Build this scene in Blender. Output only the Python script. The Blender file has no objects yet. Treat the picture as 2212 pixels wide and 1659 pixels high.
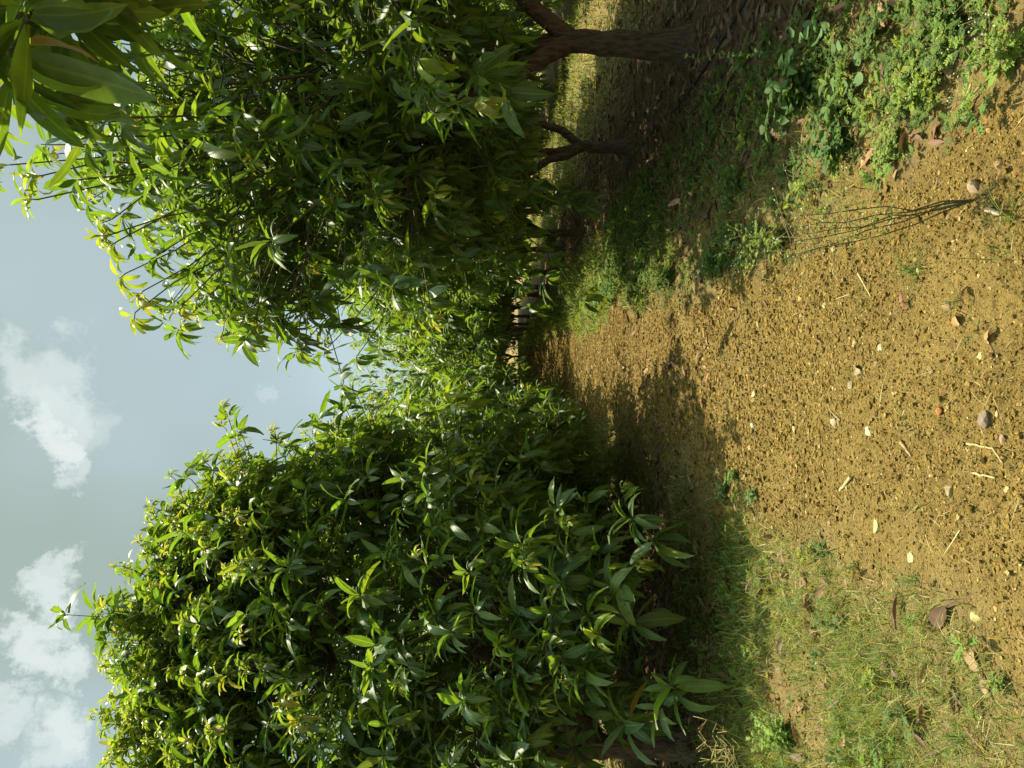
import bpy, math, random
import numpy as np
from mathutils import Matrix, Vector

R = math.radians
rng = np.random.default_rng(7)
random.seed(7)
S = bpy.context.scene
COL = S.collection

# ------------------------------------------------------------------ camera (held upright, so rolled a quarter turn)
CAM_H = 1.5
YAW, PITCH = R(2.0), R(0.93)
Fv = Vector((-math.sin(YAW) * math.cos(PITCH), math.cos(YAW) * math.cos(PITCH), -math.sin(PITCH)))
Rv = Vector((math.cos(YAW), math.sin(YAW), 0))
Uv = Rv.cross(Fv)
cam_d = bpy.data.cameras.new("camera")
cam_d.lens = 26.0
cam_d.sensor_width = 36.0
cam_d.clip_start = 0.05
cam_d.clip_end = 2000
cam = bpy.data.objects.new("camera", cam_d)
COL.objects.link(cam)
m = Matrix((-Uv, Rv, -Fv)).transposed().to_4x4()
m.translation = (0, 0, CAM_H)
cam.matrix_world = m
S.camera = cam
FPX = 26.0 / 36.0 * 2212.0

def ray(x, y):
    """world direction of a point of the 2212 x 1659 photograph"""
    return (-Uv) * ((x - 1106) / FPX) + Rv * ((829.5 - y) / FPX) + Fv

def gp(x, y):
    d = ray(x, y)
    t = -CAM_H / d.z
    return (d.x * t, d.y * t)

def at(x, y, depth):
    d = ray(x, y)
    return np.array((d.x * depth, d.y * depth, CAM_H + d.z * depth))

# ------------------------------------------------------------------ sun, sky, exposure
SUN_EL, SUN_AZ = R(69), R(-20)          # ahead of the camera, a little left
S.view_settings.view_transform = 'Standard'
S.view_settings.look = 'None'
S.view_settings.exposure = 1.42
S.view_settings.gamma = 1.0
sd = Vector((math.cos(SUN_EL) * math.sin(SUN_AZ), math.cos(SUN_EL) * math.cos(SUN_AZ), math.sin(SUN_EL)))
sun_d = bpy.data.lights.new("sun", 'SUN')
sun_d.energy = 3.9
sun_d.angle = R(0.5)
sun_d.color = (1.0, 0.90, 0.68)
sun = bpy.data.objects.new("sun", sun_d)
sun.rotation_euler = sd.to_track_quat('Z', 'Y').to_euler()
COL.objects.link(sun)

W = bpy.data.worlds.new("World")
S.world = W
W.use_nodes = True
nt = W.node_tree
nt.nodes.clear()
def wn(t, **kw):
    n = nt.nodes.new(t)
    for k, v in kw.items():
        setattr(n, k, v)
    return n
def wl(a, b):
    nt.links.new(a, b)
out = wn('ShaderNodeOutputWorld')
bg = wn('ShaderNodeBackground')
bg.inputs['Strength'].default_value = 0.15
wl(bg.outputs[0], out.inputs[0])
sky = wn('ShaderNodeTexSky', sky_type='NISHITA', sun_disc=False)
sky.sun_elevation = SUN_EL
sky.sun_rotation = SUN_AZ
sky.air_density = 1.0
sky.dust_density = 2.5
sky.ozone_density = 1.0
tc = wn('ShaderNodeTexCoord')
# thin high haze over the blue, in soft broad patches
def wnoise(scale, detail, vec, rough=0.5):
    n = wn('ShaderNodeTexNoise')
    n.inputs['Scale'].default_value = scale
    n.inputs['Detail'].default_value = detail
    n.inputs['Roughness'].default_value = rough
    wl(vec, n.inputs['Vector'])
    return n
hz = wnoise(2.2, 3, tc.outputs['Generated'])
hr = wn('ShaderNodeMapRange')
hr.inputs['From Min'].default_value = 0.35; hr.inputs['From Max'].default_value = 0.68
hr.inputs['To Min'].default_value = 0.84; hr.inputs['To Max'].default_value = 0.98
wl(hz.outputs['Fac'], hr.inputs['Value'])
mixh = wn('ShaderNodeMix', data_type='RGBA')
wl(hr.outputs[0], mixh.inputs['Factor'])
wl(sky.outputs[0], mixh.inputs[6])
# the veil is boosted round the sun, as added soft fill light
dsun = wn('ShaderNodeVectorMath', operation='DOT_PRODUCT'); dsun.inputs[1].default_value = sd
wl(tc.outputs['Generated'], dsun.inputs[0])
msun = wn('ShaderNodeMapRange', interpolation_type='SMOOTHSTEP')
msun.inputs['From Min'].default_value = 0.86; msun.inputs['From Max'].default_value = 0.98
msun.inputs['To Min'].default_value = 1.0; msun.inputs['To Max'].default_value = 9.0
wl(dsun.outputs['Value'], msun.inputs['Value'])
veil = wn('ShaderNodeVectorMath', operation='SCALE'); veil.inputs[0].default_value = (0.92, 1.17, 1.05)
# and boosted overhead, out of view, as added fill for the shaded foliage
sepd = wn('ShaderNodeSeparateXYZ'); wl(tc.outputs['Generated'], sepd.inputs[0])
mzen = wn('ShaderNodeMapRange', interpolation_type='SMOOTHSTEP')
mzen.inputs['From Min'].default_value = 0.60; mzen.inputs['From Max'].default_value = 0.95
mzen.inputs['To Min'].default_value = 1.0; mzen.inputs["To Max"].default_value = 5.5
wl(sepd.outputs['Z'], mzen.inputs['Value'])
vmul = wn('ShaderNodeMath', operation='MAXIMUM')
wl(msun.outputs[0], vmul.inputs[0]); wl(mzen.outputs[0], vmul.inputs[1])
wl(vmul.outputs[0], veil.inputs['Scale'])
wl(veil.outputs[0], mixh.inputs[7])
# clouds: blobs round given directions, their edges broken by noise
dist = wnoise(9.0, 9, tc.outputs['Generated'], 0.68)
sub = wn('ShaderNodeVectorMath', operation='SUBTRACT'); sub.inputs[1].default_value = (0.5, 0.5, 0.5)
wl(dist.outputs['Color'], sub.inputs[0])
scl = wn('ShaderNodeVectorMath', operation='SCALE'); scl.inputs['Scale'].default_value = 0.22
wl(sub.outputs[0], scl.inputs[0])
addv = wn('ShaderNodeVectorMath', operation='ADD')
wl(tc.outputs['Generated'], addv.inputs[0]); wl(scl.outputs[0], addv.inputs[1])
nrm = wn('ShaderNodeVectorMath', operation='NORMALIZE')
wl(addv.outputs[0], nrm.inputs[0])
prev = None
for (cx, cy, rad, wgt) in ((95, 790, 62, .62), (110, 850, 66, .8), (60, 890, 40, .95), (80, 930, 44, 1.0), (110, 970, 42, 1.0),
                           (150, 1010, 36, .6), (130, 880, 60, .7), (180, 900, 52, .35),
                           (160, 1240, 40, .75), (150, 1290, 44, .85), (110, 1370, 46, .9), (150, 1410, 44, .9), (165, 1450, 30, .6),
                           (120, 1590, 60, .9), (90, 1640, 50, .7), (30, 1500, 40, .7), (20, 1540, 30, .6), (500, 720, 26, .5), (560, 870, 26, .3)):
    dv = ray(cx, cy).normalized()
    dt = wn('ShaderNodeVectorMath', operation='DOT_PRODUCT')
    dt.inputs[1].default_value = dv
    wl(nrm.outputs[0], dt.inputs[0])
    mr = wn('ShaderNodeMapRange', interpolation_type='SMOOTHSTEP')
    a = rad / FPX * 1.2
    mr.inputs['From Min'].default_value = math.cos(a)
    mr.inputs['From Max'].default_value = math.cos(a * 0.15)
    mr.inputs['To Max'].default_value = wgt
    wl(dt.outputs['Value'], mr.inputs['Value'])
    if prev is None:
        prev = mr.outputs[0]
    else:
        mx = wn('ShaderNodeMath', operation='MAXIMUM')
        wl(prev, mx.inputs[0]); wl(mr.outputs[0], mx.inputs[1])
        prev = mx.outputs[0]
mixc = wn('ShaderNodeMix', data_type='RGBA')
wl(prev, mixc.inputs['Factor'])
wl(mixh.outputs[2], mixc.inputs[6])
mixc.inputs[7].default_value = (1.95, 2.15, 2.12, 1)
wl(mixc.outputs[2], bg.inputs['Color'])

# ------------------------------------------------------------------ helpers
def tag(o, label=None, cat=None, group=None, kind=None):
    if label: o['label'] = label
    if cat: o['category'] = cat
    if group: o['group'] = group
    if kind: o['kind'] = kind
    return o

def empty(name, loc, rz=0.0):
    o = bpy.data.objects.new(name, None)
    o.location = loc
    o.rotation_euler = (0, 0, rz)
    o.empty_display_size = 0.2
    COL.objects.link(o)
    return o

class MB:
    """collects quads (triangles repeat the last corner) with a colour per vertex, then links ONE mesh"""
    def __init__(self):
        self.v, self.q, self.c, self.u, self.mi, self.n = [], [], [], [], [], 0
    def add(self, v, q, c=None, u=None, mi=0):
        v = np.asarray(v, float).reshape(-1, 3)
        q = np.asarray(q, np.int64).reshape(-1, 4)
        self.v.append(v)
        self.q.append(q + self.n)
        if c is None: c = (1, 1, 1)
        c = np.asarray(c, float)
        if c.ndim == 1: c = np.tile(c, (len(v), 1))
        self.c.append(c)
        if u is None: u = np.full((len(v), 2), 0.25)
        self.u.append(u)
        self.mi.append(np.full(len(q), mi, np.int32))
        self.n += len(v)
    def build(self, name, mats, parent=None, origin=None, smooth=True):
        if not isinstance(mats, (list, tuple)): mats = [mats]
        v = np.concatenate(self.v); q = np.concatenate(self.q); c = np.concatenate(self.c); u = np.concatenate(self.u)
        mi = np.concatenate(self.mi)
        if origin is not None: v = v - np.asarray(origin, float)
        me = mesh_np(name, v, q, c, u, mi, smooth)
        for mt in mats: me.materials.append(mt)
        o = bpy.data.objects.new(name, me)
        COL.objects.link(o)
        if parent is not None: o.parent = parent
        elif origin is not None: o.location = origin
        return o

def mesh_np(name, v, q, c, u, mi, smooth=True):
    me = bpy.data.meshes.new(name)
    tri = q[:, 2] == q[:, 3]
    cnt = np.where(tri, 3, 4)
    tot = int(cnt.sum())
    mask = np.ones((len(q), 4), bool)
    mask[tri, 3] = False
    lv = q[mask]
    st = np.concatenate(([0], np.cumsum(cnt)[:-1]))
    me.vertices.add(len(v)); me.loops.add(tot); me.polygons.add(len(q))
    me.vertices.foreach_set('co', v.astype(np.float32).ravel())
    me.loops.foreach_set('vertex_index', lv.astype(np.int32))
    me.polygons.foreach_set('loop_start', st.astype(np.int32))
    me.polygons.foreach_set('loop_total', cnt.astype(np.int32))
    me.polygons.foreach_set('material_index', mi)
    me.polygons.foreach_set('use_smooth', np.full(len(q), smooth))
    me.update(calc_edges=True)
    ca = me.color_attributes.new('col', 'FLOAT_COLOR', 'POINT')
    ca.data.foreach_set('color', np.hstack([c, np.ones((len(c), 1))]).astype(np.float32).ravel())
    uvl = me.uv_layers.new(name='UVMap')
    uvl.data.foreach_set('uv', u[lv].astype(np.float32).ravel())
    return me

def norm(a):
    return a / np.maximum(np.linalg.norm(a, axis=-1, keepdims=True), 1e-9)

_perm = np.random.default_rng(3).random((256, 256))
def vnoise(x, y, s, seed=0):
    x = np.asarray(x, float) / s + seed * 17.3; y = np.asarray(y, float) / s + seed * 9.1
    xi = np.floor(x).astype(int); yi = np.floor(y).astype(int)
    fx = x - xi; fy = y - yi
    fx = fx * fx * (3 - 2 * fx); fy = fy * fy * (3 - 2 * fy)
    g = lambda a, b: _perm[a & 255, b & 255]
    return ((g(xi, yi) * (1 - fx) + g(xi + 1, yi) * fx) * (1 - fy) + (g(xi, yi + 1) * (1 - fx) + g(xi + 1, yi + 1) * fx) * fy)

def pathness(x, y):
    """1 on the bare sandy track, 0 off it"""
    xr = 0.55 + (vnoise(x * .2, y, 1.3, 5) - .5) * .9 + (vnoise(x, y, .22, 6) - .5) * .35
    xl = -1.0 + (vnoise(x * .2, y, 1.1, 7) - .5) * .8 + (vnoise(x, y, .25, 8) - .5) * .45
    sm = lambda t: np.clip(t, 0, 1) ** 2 * (3 - 2 * np.clip(t, 0, 1))
    return sm((xr - x) / .3 + .5) * sm((x - xl) / .4 + .5)

def H(x, y):
    x = np.asarray(x, float); y = np.asarray(y, float)
    far = np.clip(1 - (np.abs(y) - 8) / 10, 0.2, 1) * np.clip(.35 + 1.5 * (vnoise(x, y, .55, 51) - .2), .3, 1.15)
    h = (vnoise(x, y, 1.7, 1) - .5) * .07 + (vnoise(x, y, .5, 2) - .5) * .03
    h = h + ((vnoise(x, y, .13, 3) - .5) * .018 + (vnoise(x, y, .05, 4) - .5) * .014 + np.abs(vnoise(x, y, .028, 9) - .5) * .026 + (vnoise(x, y, .015, 10) - .5) * .013) * far
    h = h + np.clip((x - .7) / 1.2, 0, 1) * .03 + np.clip((-1.2 - x) / 1.2, 0, 1) * .03
    return h

# ------------------------------------------------------------------ materials
def new_mat(name):
    mt = bpy.data.materials.new(name)
    mt.use_nodes = True
    mt.node_tree.nodes.clear()
    return mt

def leaf_material(name, trans, rough, tint, vein=0.0, spec=0.5):
    mt = new_mat(name); t = mt.node_tree
    N = lambda k: t.nodes.new(k)
    o = N('ShaderNodeOutputMaterial'); p = N('ShaderNodeBsdfPrincipled'); tr = N('ShaderNodeBsdfTranslucent'); mx = N('ShaderNodeMixShader')
    at_ = N('ShaderNodeAttribute'); at_.attribute_name = 'col'
    no = N('ShaderNodeTexNoise'); no.inputs['Scale'].default_value = 24; no.inputs['Detail'].default_value = 3
    geo = N('ShaderNodeNewGeometry')
    t.links.new(geo.outputs['Position'], no.inputs['Vector'])
    mr = N('ShaderNodeMapRange'); mr.inputs['To Min'].default_value = .65; mr.inputs['To Max'].default_value = 1.35
    t.links.new(no.outputs['Fac'], mr.inputs['Value'])
    mu = N('ShaderNodeMix'); mu.data_type = 'RGBA'; mu.blend_type = 'MULTIPLY'; mu.inputs['Factor'].default_value = 1
    t.links.new(at_.outputs['Color'], mu.inputs[6]); t.links.new(mr.outputs[0], mu.inputs[7])
    colr = mu.outputs[2]
    if vein:
        uv = N('ShaderNodeUVMap'); sp = N('ShaderNodeSeparateXYZ')
        t.links.new(uv.outputs[0], sp.inputs[0])
        a = N('ShaderNodeMath'); a.operation = 'SUBTRACT'; a.inputs[1].default_value = .5
        t.links.new(sp.outputs['X'], a.inputs[0])
        b = N('ShaderNodeMath'); b.operation = 'ABSOLUTE'; t.links.new(a.outputs[0], b.inputs[0])
        c = N('ShaderNodeMapRange'); c.inputs['From Min'].default_value = .03; c.inputs['From Max'].default_value = .075
        c.inputs['To Min'].default_value = vein; c.inputs['To Max'].default_value = 0
        t.links.new(b.outputs[0], c.inputs['Value'])
        # side veins: slanted fine stripes
        s1 = N('ShaderNodeMath'); s1.operation = 'MULTIPLY_ADD'; s1.inputs[1].default_value = -.22
        t.links.new(b.outputs[0], s1.inputs[0]); t.links.new(sp.outputs['Y'], s1.inputs[2])
        s2 = N('ShaderNodeMath'); s2.operation = 'MULTIPLY'; s2.inputs[1].default_value = 120
        t.links.new(s1.outputs[0], s2.inputs[0])
        s3 = N('ShaderNodeMath'); s3.operation = 'SINE'; t.links.new(s2.outputs[0], s3.inputs[0])
        s4 = N('ShaderNodeMapRange'); s4.inputs['From Min'].default_value = .75; s4.inputs['From Max'].default_value = 1
        s4.inputs['To Max'].default_value = vein * .16
        t.links.new(s3.outputs[0], s4.inputs['Value'])
        s5 = N('ShaderNodeMath'); s5.operation = 'MAXIMUM'
        t.links.new(c.outputs[0], s5.inputs[0]); t.links.new(s4.outputs[0], s5.inputs[1])
        vm = N('ShaderNodeMix'); vm.data_type = 'RGBA'
        t.links.new(s5.outputs[0], vm.inputs['Factor']); t.links.new(colr, vm.inputs[6])
        vm.inputs[7].default_value = (.25, .33, .10, 1)
        colr = vm.outputs[2]
        bp = N('ShaderNodeBump'); bp.inputs['Strength'].default_value = .12; bp.inputs['Distance'].default_value = .002
        t.links.new(s3.outputs[0], bp.inputs['Height']); t.links.new(bp.outputs[0], p.inputs['Normal'])
    t.links.new(colr, p.inputs['Base Color'])
    p.inputs['Roughness'].default_value = rough
    p.inputs['Specular IOR Level'].default_value = spec
    tm = N('ShaderNodeMix'); tm.data_type = 'RGBA'; tm.blend_type = 'MULTIPLY'; tm.inputs['Factor'].default_value = 1
    t.links.new(colr, tm.inputs[6]); tm.inputs[7].default_value = (*tint, 1)
    t.links.new(tm.outputs[2], tr.inputs['Color'])
    mx.inputs[0].default_value = trans
    t.links.new(p.outputs[0], mx.inputs[1]); t.links.new(tr.outputs[0], mx.inputs[2])
    t.links.new(mx.outputs[0], o.inputs['Surface'])
    return mt

def rough_material(name, rough=.9, bump=.5, scale=60, dist=.004, lo=.6, hi=1.4, stretch=(1, 1, 1), spec=.2):
    """vertex colour broken up by noise, with bump"""
    mt = new_mat(name); t = mt.node_tree
    N = lambda k: t.nodes.new(k)
    o = N('ShaderNodeOutputMaterial'); p = N('ShaderNodeBsdfPrincipled')
    at_ = N('ShaderNodeAttribute'); at_.attribute_name = 'col'
    geo = N('ShaderNodeNewGeometry'); mp = N('ShaderNodeMapping'); mp.inputs['Scale'].default_value = stretch
    t.links.new(geo.outputs['Position'], mp.inputs['Vector'])
    no = N('ShaderNodeTexNoise'); no.inputs['Scale'].default_value = scale; no.inputs['Detail'].default_value = 5; no.inputs['Roughness'].default_value = .65
    t.links.new(mp.outputs[0], no.inputs['Vector'])
    mr = N('ShaderNodeMapRange'); mr.inputs['From Min'].default_value = .25; mr.inputs['From Max'].default_value = .75
    mr.inputs['To Min'].default_value = lo; mr.inputs['To Max'].default_value = hi
    t.links.new(no.outputs['Fac'], mr.inputs['Value'])
    mu = N('ShaderNodeMix'); mu.data_type = 'RGBA'; mu.blend_type = 'MULTIPLY'; mu.inputs['Factor'].default_value = 1
    t.links.new(at_.outputs['Color'], mu.inputs[6]); t.links.new(mr.outputs[0], mu.inputs[7])
    t.links.new(mu.outputs[2], p.inputs['Base Color'])
    p.inputs['Roughness'].default_value = rough; p.inputs['Specular IOR Level'].default_value = spec
    bp = N('ShaderNodeBump'); bp.inputs['Strength'].default_value = bump; bp.inputs['Distance'].default_value = dist
    t.links.new(no.outputs['Fac'], bp.inputs['Height']); t.links.new(bp.outputs[0], p.inputs['Normal'])
    t.links.new(p.outputs[0], o.inputs['Surface'])
    return mt

M_LEAF = leaf_material('mango_leaf', .45, .44, (1.9, 1.8, .45), vein=.4, spec=.45)
M_YOUNG = leaf_material('young_leaf', .45, .38, (1.35, 1.3, .6), vein=.3, spec=.35)
M_WEED = leaf_material('weed_leaf', .35, .65, (1.5, 1.5, .4), spec=.2)
M_GRASS = leaf_material('grass_blade', .35, .6, (1.5, 1.4, .45), spec=.25)
M_DRY = leaf_material('dry_leaf', .12, .6, (1.2, 1.0, .6), vein=.12, spec=.3)
M_BARK = rough_material('bark', .95, 1.0, 38, .03, .3, 1.9, (1, 1, .3), .1)
M_TWIG = rough_material('twig_bark', .9, .3, 80, .002)
M_STONE = rough_material('stone', .9, .6, 70, .006, .6, 1.35)
M_GRAVEL = rough_material('gravel', .95, .2, 200, .002, .8, 1.2)
M_SOIL = rough_material('soil', .97, 1.0, 130, .012, .5, 1.5)
M_HOSE = rough_material('hose_rubber', .55, .1, 50, .001, .8, 1.2, spec=.4)

# ------------------------------------------------------------------ ground and track: one height field, split by its ragged edge
def lines_from(a, b, d0, grow, dmax):
    r = [a]; d = d0
    while r[-1] < b:
        r.append(r[-1] + d); d = min(d * grow, dmax)
    return r
xp = list(np.arange(-1.6, 1.3, .0062))
xs = np.array([-x for x in lines_from(1.6 + .0065, 300, .0068, 1.035, 30)][::-1] + xp + lines_from(xp[-1] + .0065, 300, .0068, 1.035, 30))
ys = [-12, -8, -5, -3, -2, -1.4, -1, -.6, -.2, .2, .5, .8, 1.0, 1.2, 1.35, 1.5, 1.6]
while ys[-1] < 600:
    ys.append(ys[-1] + max(.0065, .0032 * ys[-1]))
ys = np.array(ys)
gx, gy = np.meshgrid(xs, ys)
gz = H(gx, gy)
pn = pathness(gx, gy)
n1 = vnoise(gx, gy, .35, 11); n2 = vnoise(gx, gy, .06, 12); n3 = vnoise(gx, gy, 2.5, 13)
def lerp(a, b, t): return np.asarray(a) * (1 - t[..., None]) + np.asarray(b) * t[..., None]
sand = lerp((.145, .099, .026), (.212, .148, .043), np.clip(n1 * .7 + n2 * .5 - .1, 0, 1))
earth = lerp((.14, .105, .036), (.205, .152, .052), np.clip(n1 * .6 + n2 * .5, 0, 1))
earth = lerp((.11, .075, .032), (.18, .125, .05), n2) * 0.3 + earth * 0.7
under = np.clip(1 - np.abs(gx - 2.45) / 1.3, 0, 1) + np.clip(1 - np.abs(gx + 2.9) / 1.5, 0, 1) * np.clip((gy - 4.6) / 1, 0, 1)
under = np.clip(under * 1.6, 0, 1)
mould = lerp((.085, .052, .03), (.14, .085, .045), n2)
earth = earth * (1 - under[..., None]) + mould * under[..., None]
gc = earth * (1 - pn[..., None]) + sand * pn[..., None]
nx, ny = len(xs), len(ys)
idx = np.arange(nx * ny).reshape(ny, nx)
Q = np.stack([idx[:-1, :-1], idx[:-1, 1:], idx[1:, 1:], idx[1:, :-1]], -1).reshape(-1, 4)
V = np.stack([gx, gy, gz], -1).reshape(-1, 3)
C = gc.reshape(-1, 3)
fy = gy[:-1, :-1].ravel()
on = (pn[:-1, :-1].ravel() > .5) & (fy < 70) & (fy > -6)
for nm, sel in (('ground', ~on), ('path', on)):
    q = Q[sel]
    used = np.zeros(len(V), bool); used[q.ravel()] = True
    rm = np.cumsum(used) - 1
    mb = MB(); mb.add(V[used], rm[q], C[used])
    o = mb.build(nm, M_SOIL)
    tag(o, kind='structure')

# ------------------------------------------------------------------ shape makers
def tube(pts, rad, sides=6, cap=True):
    pts = np.asarray(pts, float); rad = np.broadcast_to(np.asarray(rad, float), (len(pts),))
    tg = norm(np.gradient(pts, axis=0))
    ref = np.array((0.31, 0.95, 0.05))
    a = norm(np.cross(tg, ref)); b = np.cross(tg, a)
    th = np.linspace(0, 2 * np.pi, sides, endpoint=False)
    v = pts[:, None] + rad[:, None, None] * (a[:, None] * np.cos(th)[None, :, None] + b[:, None] * np.sin(th)[None, :, None])
    n = len(pts)
    i = np.arange(n - 1)[:, None] * sides; j = np.arange(sides)[None]; k = (j + 1) % sides
    q = np.stack([i + j, i + k, i + sides + k, i + sides + j], -1).reshape(-1, 4)
    v = v.reshape(-1, 3)
    if cap:
        v = np.vstack([v, pts[-1] + tg[-1] * rad[-1] * .5])
        e = (n - 1) * sides; jj = np.arange(sides)
        q = np.vstack([q, np.stack([e + jj, e + (jj + 1) % sides, np.full(sides, len(v) - 1), np.full(sides, len(v) - 1)], -1)])
    return v, q

def curve(p0, p1, n=6, sag=0.0, wob=0.0, up=0.0, rg=rng):
    t = np.linspace(0, 1, n)[:, None]
    p = np.asarray(p0) * (1 - t) + np.asarray(p1) * t
    p[:, 2] += (up * 4 * t * (1 - t))[:, 0] - (sag * 4 * t * (1 - t))[:, 0]
    if wob:
        w = rg.normal(0, wob, (n, 3)); w[0] = 0; w[-1] = 0
        p = p + w
    return p

def blades(base, d, L, Wd, bend, fold, roll, rows, prof='leaf', rg=rng, wave=0.0):
    """many leaves at once: each a curved, folded strip of three columns. returns verts, quads, uv"""
    N = len(base)
    d = norm(d)
    g = np.tile(np.array((0., 0., -1.)), (N, 1)) + rg.normal(0, .12, (N, 3))
    dn = norm(g - d * np.sum(g * d, -1, keepdims=True))
    cr = np.cross(d, dn)
    dn = dn * np.cos(roll)[:, None] + cr * np.sin(roll)[:, None]
    s = np.cross(d, dn)
    t = np.linspace(0, 1, rows)
    if prof == 'leaf':
        w = np.sin(np.pi * np.clip(t, 0, 1) ** .85) ** .75; w[0] = .06; w[-1] = .03
        if rows >= 6: w = np.maximum(w, .03)
    elif prof == 'grass':
        w = (1 - t) ** .6 * .9 + .1
        w[-1] = .05
    elif prof == 'round':
        w = np.sqrt(np.clip(1 - (2 * t - 1) ** 2, 0.02, 1))
    th = np.where(np.abs(bend) < 1e-3, 1e-3, bend)[:, None]
    a = np.sin(th * t) / th; b = (1 - np.cos(th * t)) / th
    c = base[:, None] + L[:, None, None] * (d[:, None] * a[..., None] + dn[:, None] * b[..., None])
    n = d[:, None] * np.sin(th * t)[..., None] - dn[:, None] * np.cos(th * t)[..., None]
    hw = (Wd[:, None] * w)[..., None] * .5
    fo = fold[:, None, None]
    wv = 0
    if wave:
        wv = n * (rg.normal(0, wave, (N, rows, 1)) * Wd[:, None, None])
    lf = c + s[:, None] * hw * np.cos(fo) + n * hw * np.sin(fo) + wv
    rt = c - s[:, None] * hw * np.cos(fo) + n * hw * np.sin(fo) - wv
    v = np.stack([lf, c, rt], 2).reshape(-1, 3)
    k = np.arange(rows - 1)
    q1 = np.stack([k * 3, k * 3 + 1, k * 3 + 4, k * 3 + 3], -1); q2 = q1 + 1
    q = np.concatenate([q1, q2])[None] + (np.arange(N) * rows * 3)[:, None, None]
    uv = np.stack([np.tile(np.array((0., .5, 1.))[None], (rows, 1)), np.tile(t[:, None], (1, 3))], -1).reshape(-1, 2)
    return v, q.reshape(-1, 4), np.tile(uv, (N, 1))

def percol(cols, per):
    return np.repeat(cols, per, axis=0)

# ------------------------------------------------------------------ mango trees
MATURE = np.array([(.078, .140, .028), (.096, .162, .034), (.063, .122, .032), (.122, .176, .030), (.085, .144, .050)])
YOUNG = np.array([(.24, .31, .030), (.30, .35, .040), (.18, .28, .03), (.32, .31, .06)])
BARK = (.10, .068, .045)

def add_whorl(lists, p, ax, n, L, young, rg):
    lists.append((p, ax, n, L, young))

def leaf_mesh(whorls, rows, rg, mbm, mby, origin):
    """turn whorls (centre, axis, leaves, length, young) into leaves in the mature or the young mesh"""
    for yflag, mb in ((False, mbm), (True, mby)):
        ws = [w for w in whorls if bool(w[4]) == yflag]
        if not ws: continue
        cnt = np.array([w[2] for w in ws])
        P = np.repeat(np.array([w[0] for w in ws]), cnt, 0)
        A = np.repeat(norm(np.array([w[1] for w in ws])), cnt, 0)
        LL = np.repeat(np.array([w[3] for w in ws]), cnt)
        N = len(P)
        ref = rg.normal(0, 1, (N, 3)) * .01 + np.array((.2, .1, 1.))
        e1 = norm(np.cross(A, ref)); e2 = np.cross(A, e1)
        # even spread of leaves round each whorl's axis, in two tiers
        k = np.concatenate([np.arange(c) for c in cnt]); ph = k * 2.39996 + rg.normal(0, .3, N)
        tilt = rg.normal(1.12, .28, N) if not yflag else rg.normal(.8, .35, N)
        D = A * np.cos(tilt)[:, None] + (e1 * np.cos(ph)[:, None] + e2 * np.sin(ph)[:, None]) * np.sin(tilt)[:, None]
        D[:, 2] -= .10
        L = LL * np.clip(rg.normal(1, .26, N), .4, 1.5)
        Wd = L * rg.uniform(.23, .31, N)
        base = P + A * (-(k * .0055) * (LL / .2))[:, None] + D * .015
        if yflag:
            bend = rg.normal(1.6, .8, N); fold = rg.uniform(.3, .8, N)
        else:
            bend = rg.normal(.8, .55, N); fold = rg.uniform(.1, .5, N)
        roll = rg.normal(0, .35, N)
        v, q, uv = blades(base, D, L, Wd, bend, fold, roll, rows, 'leaf', rg, wave=.055)
        pal = YOUNG if yflag else MATURE
        c = pal[rg.integers(0, len(pal), N)] * rg.uniform(.75, 1.25, (N, 1))
        if not yflag:
            yel = rg.random(N) < .0015
            c[yel] = (.30, .20, .03)
        mb.add(v - np.asarray(origin), q, percol(c, rows * 3), uv)

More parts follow.
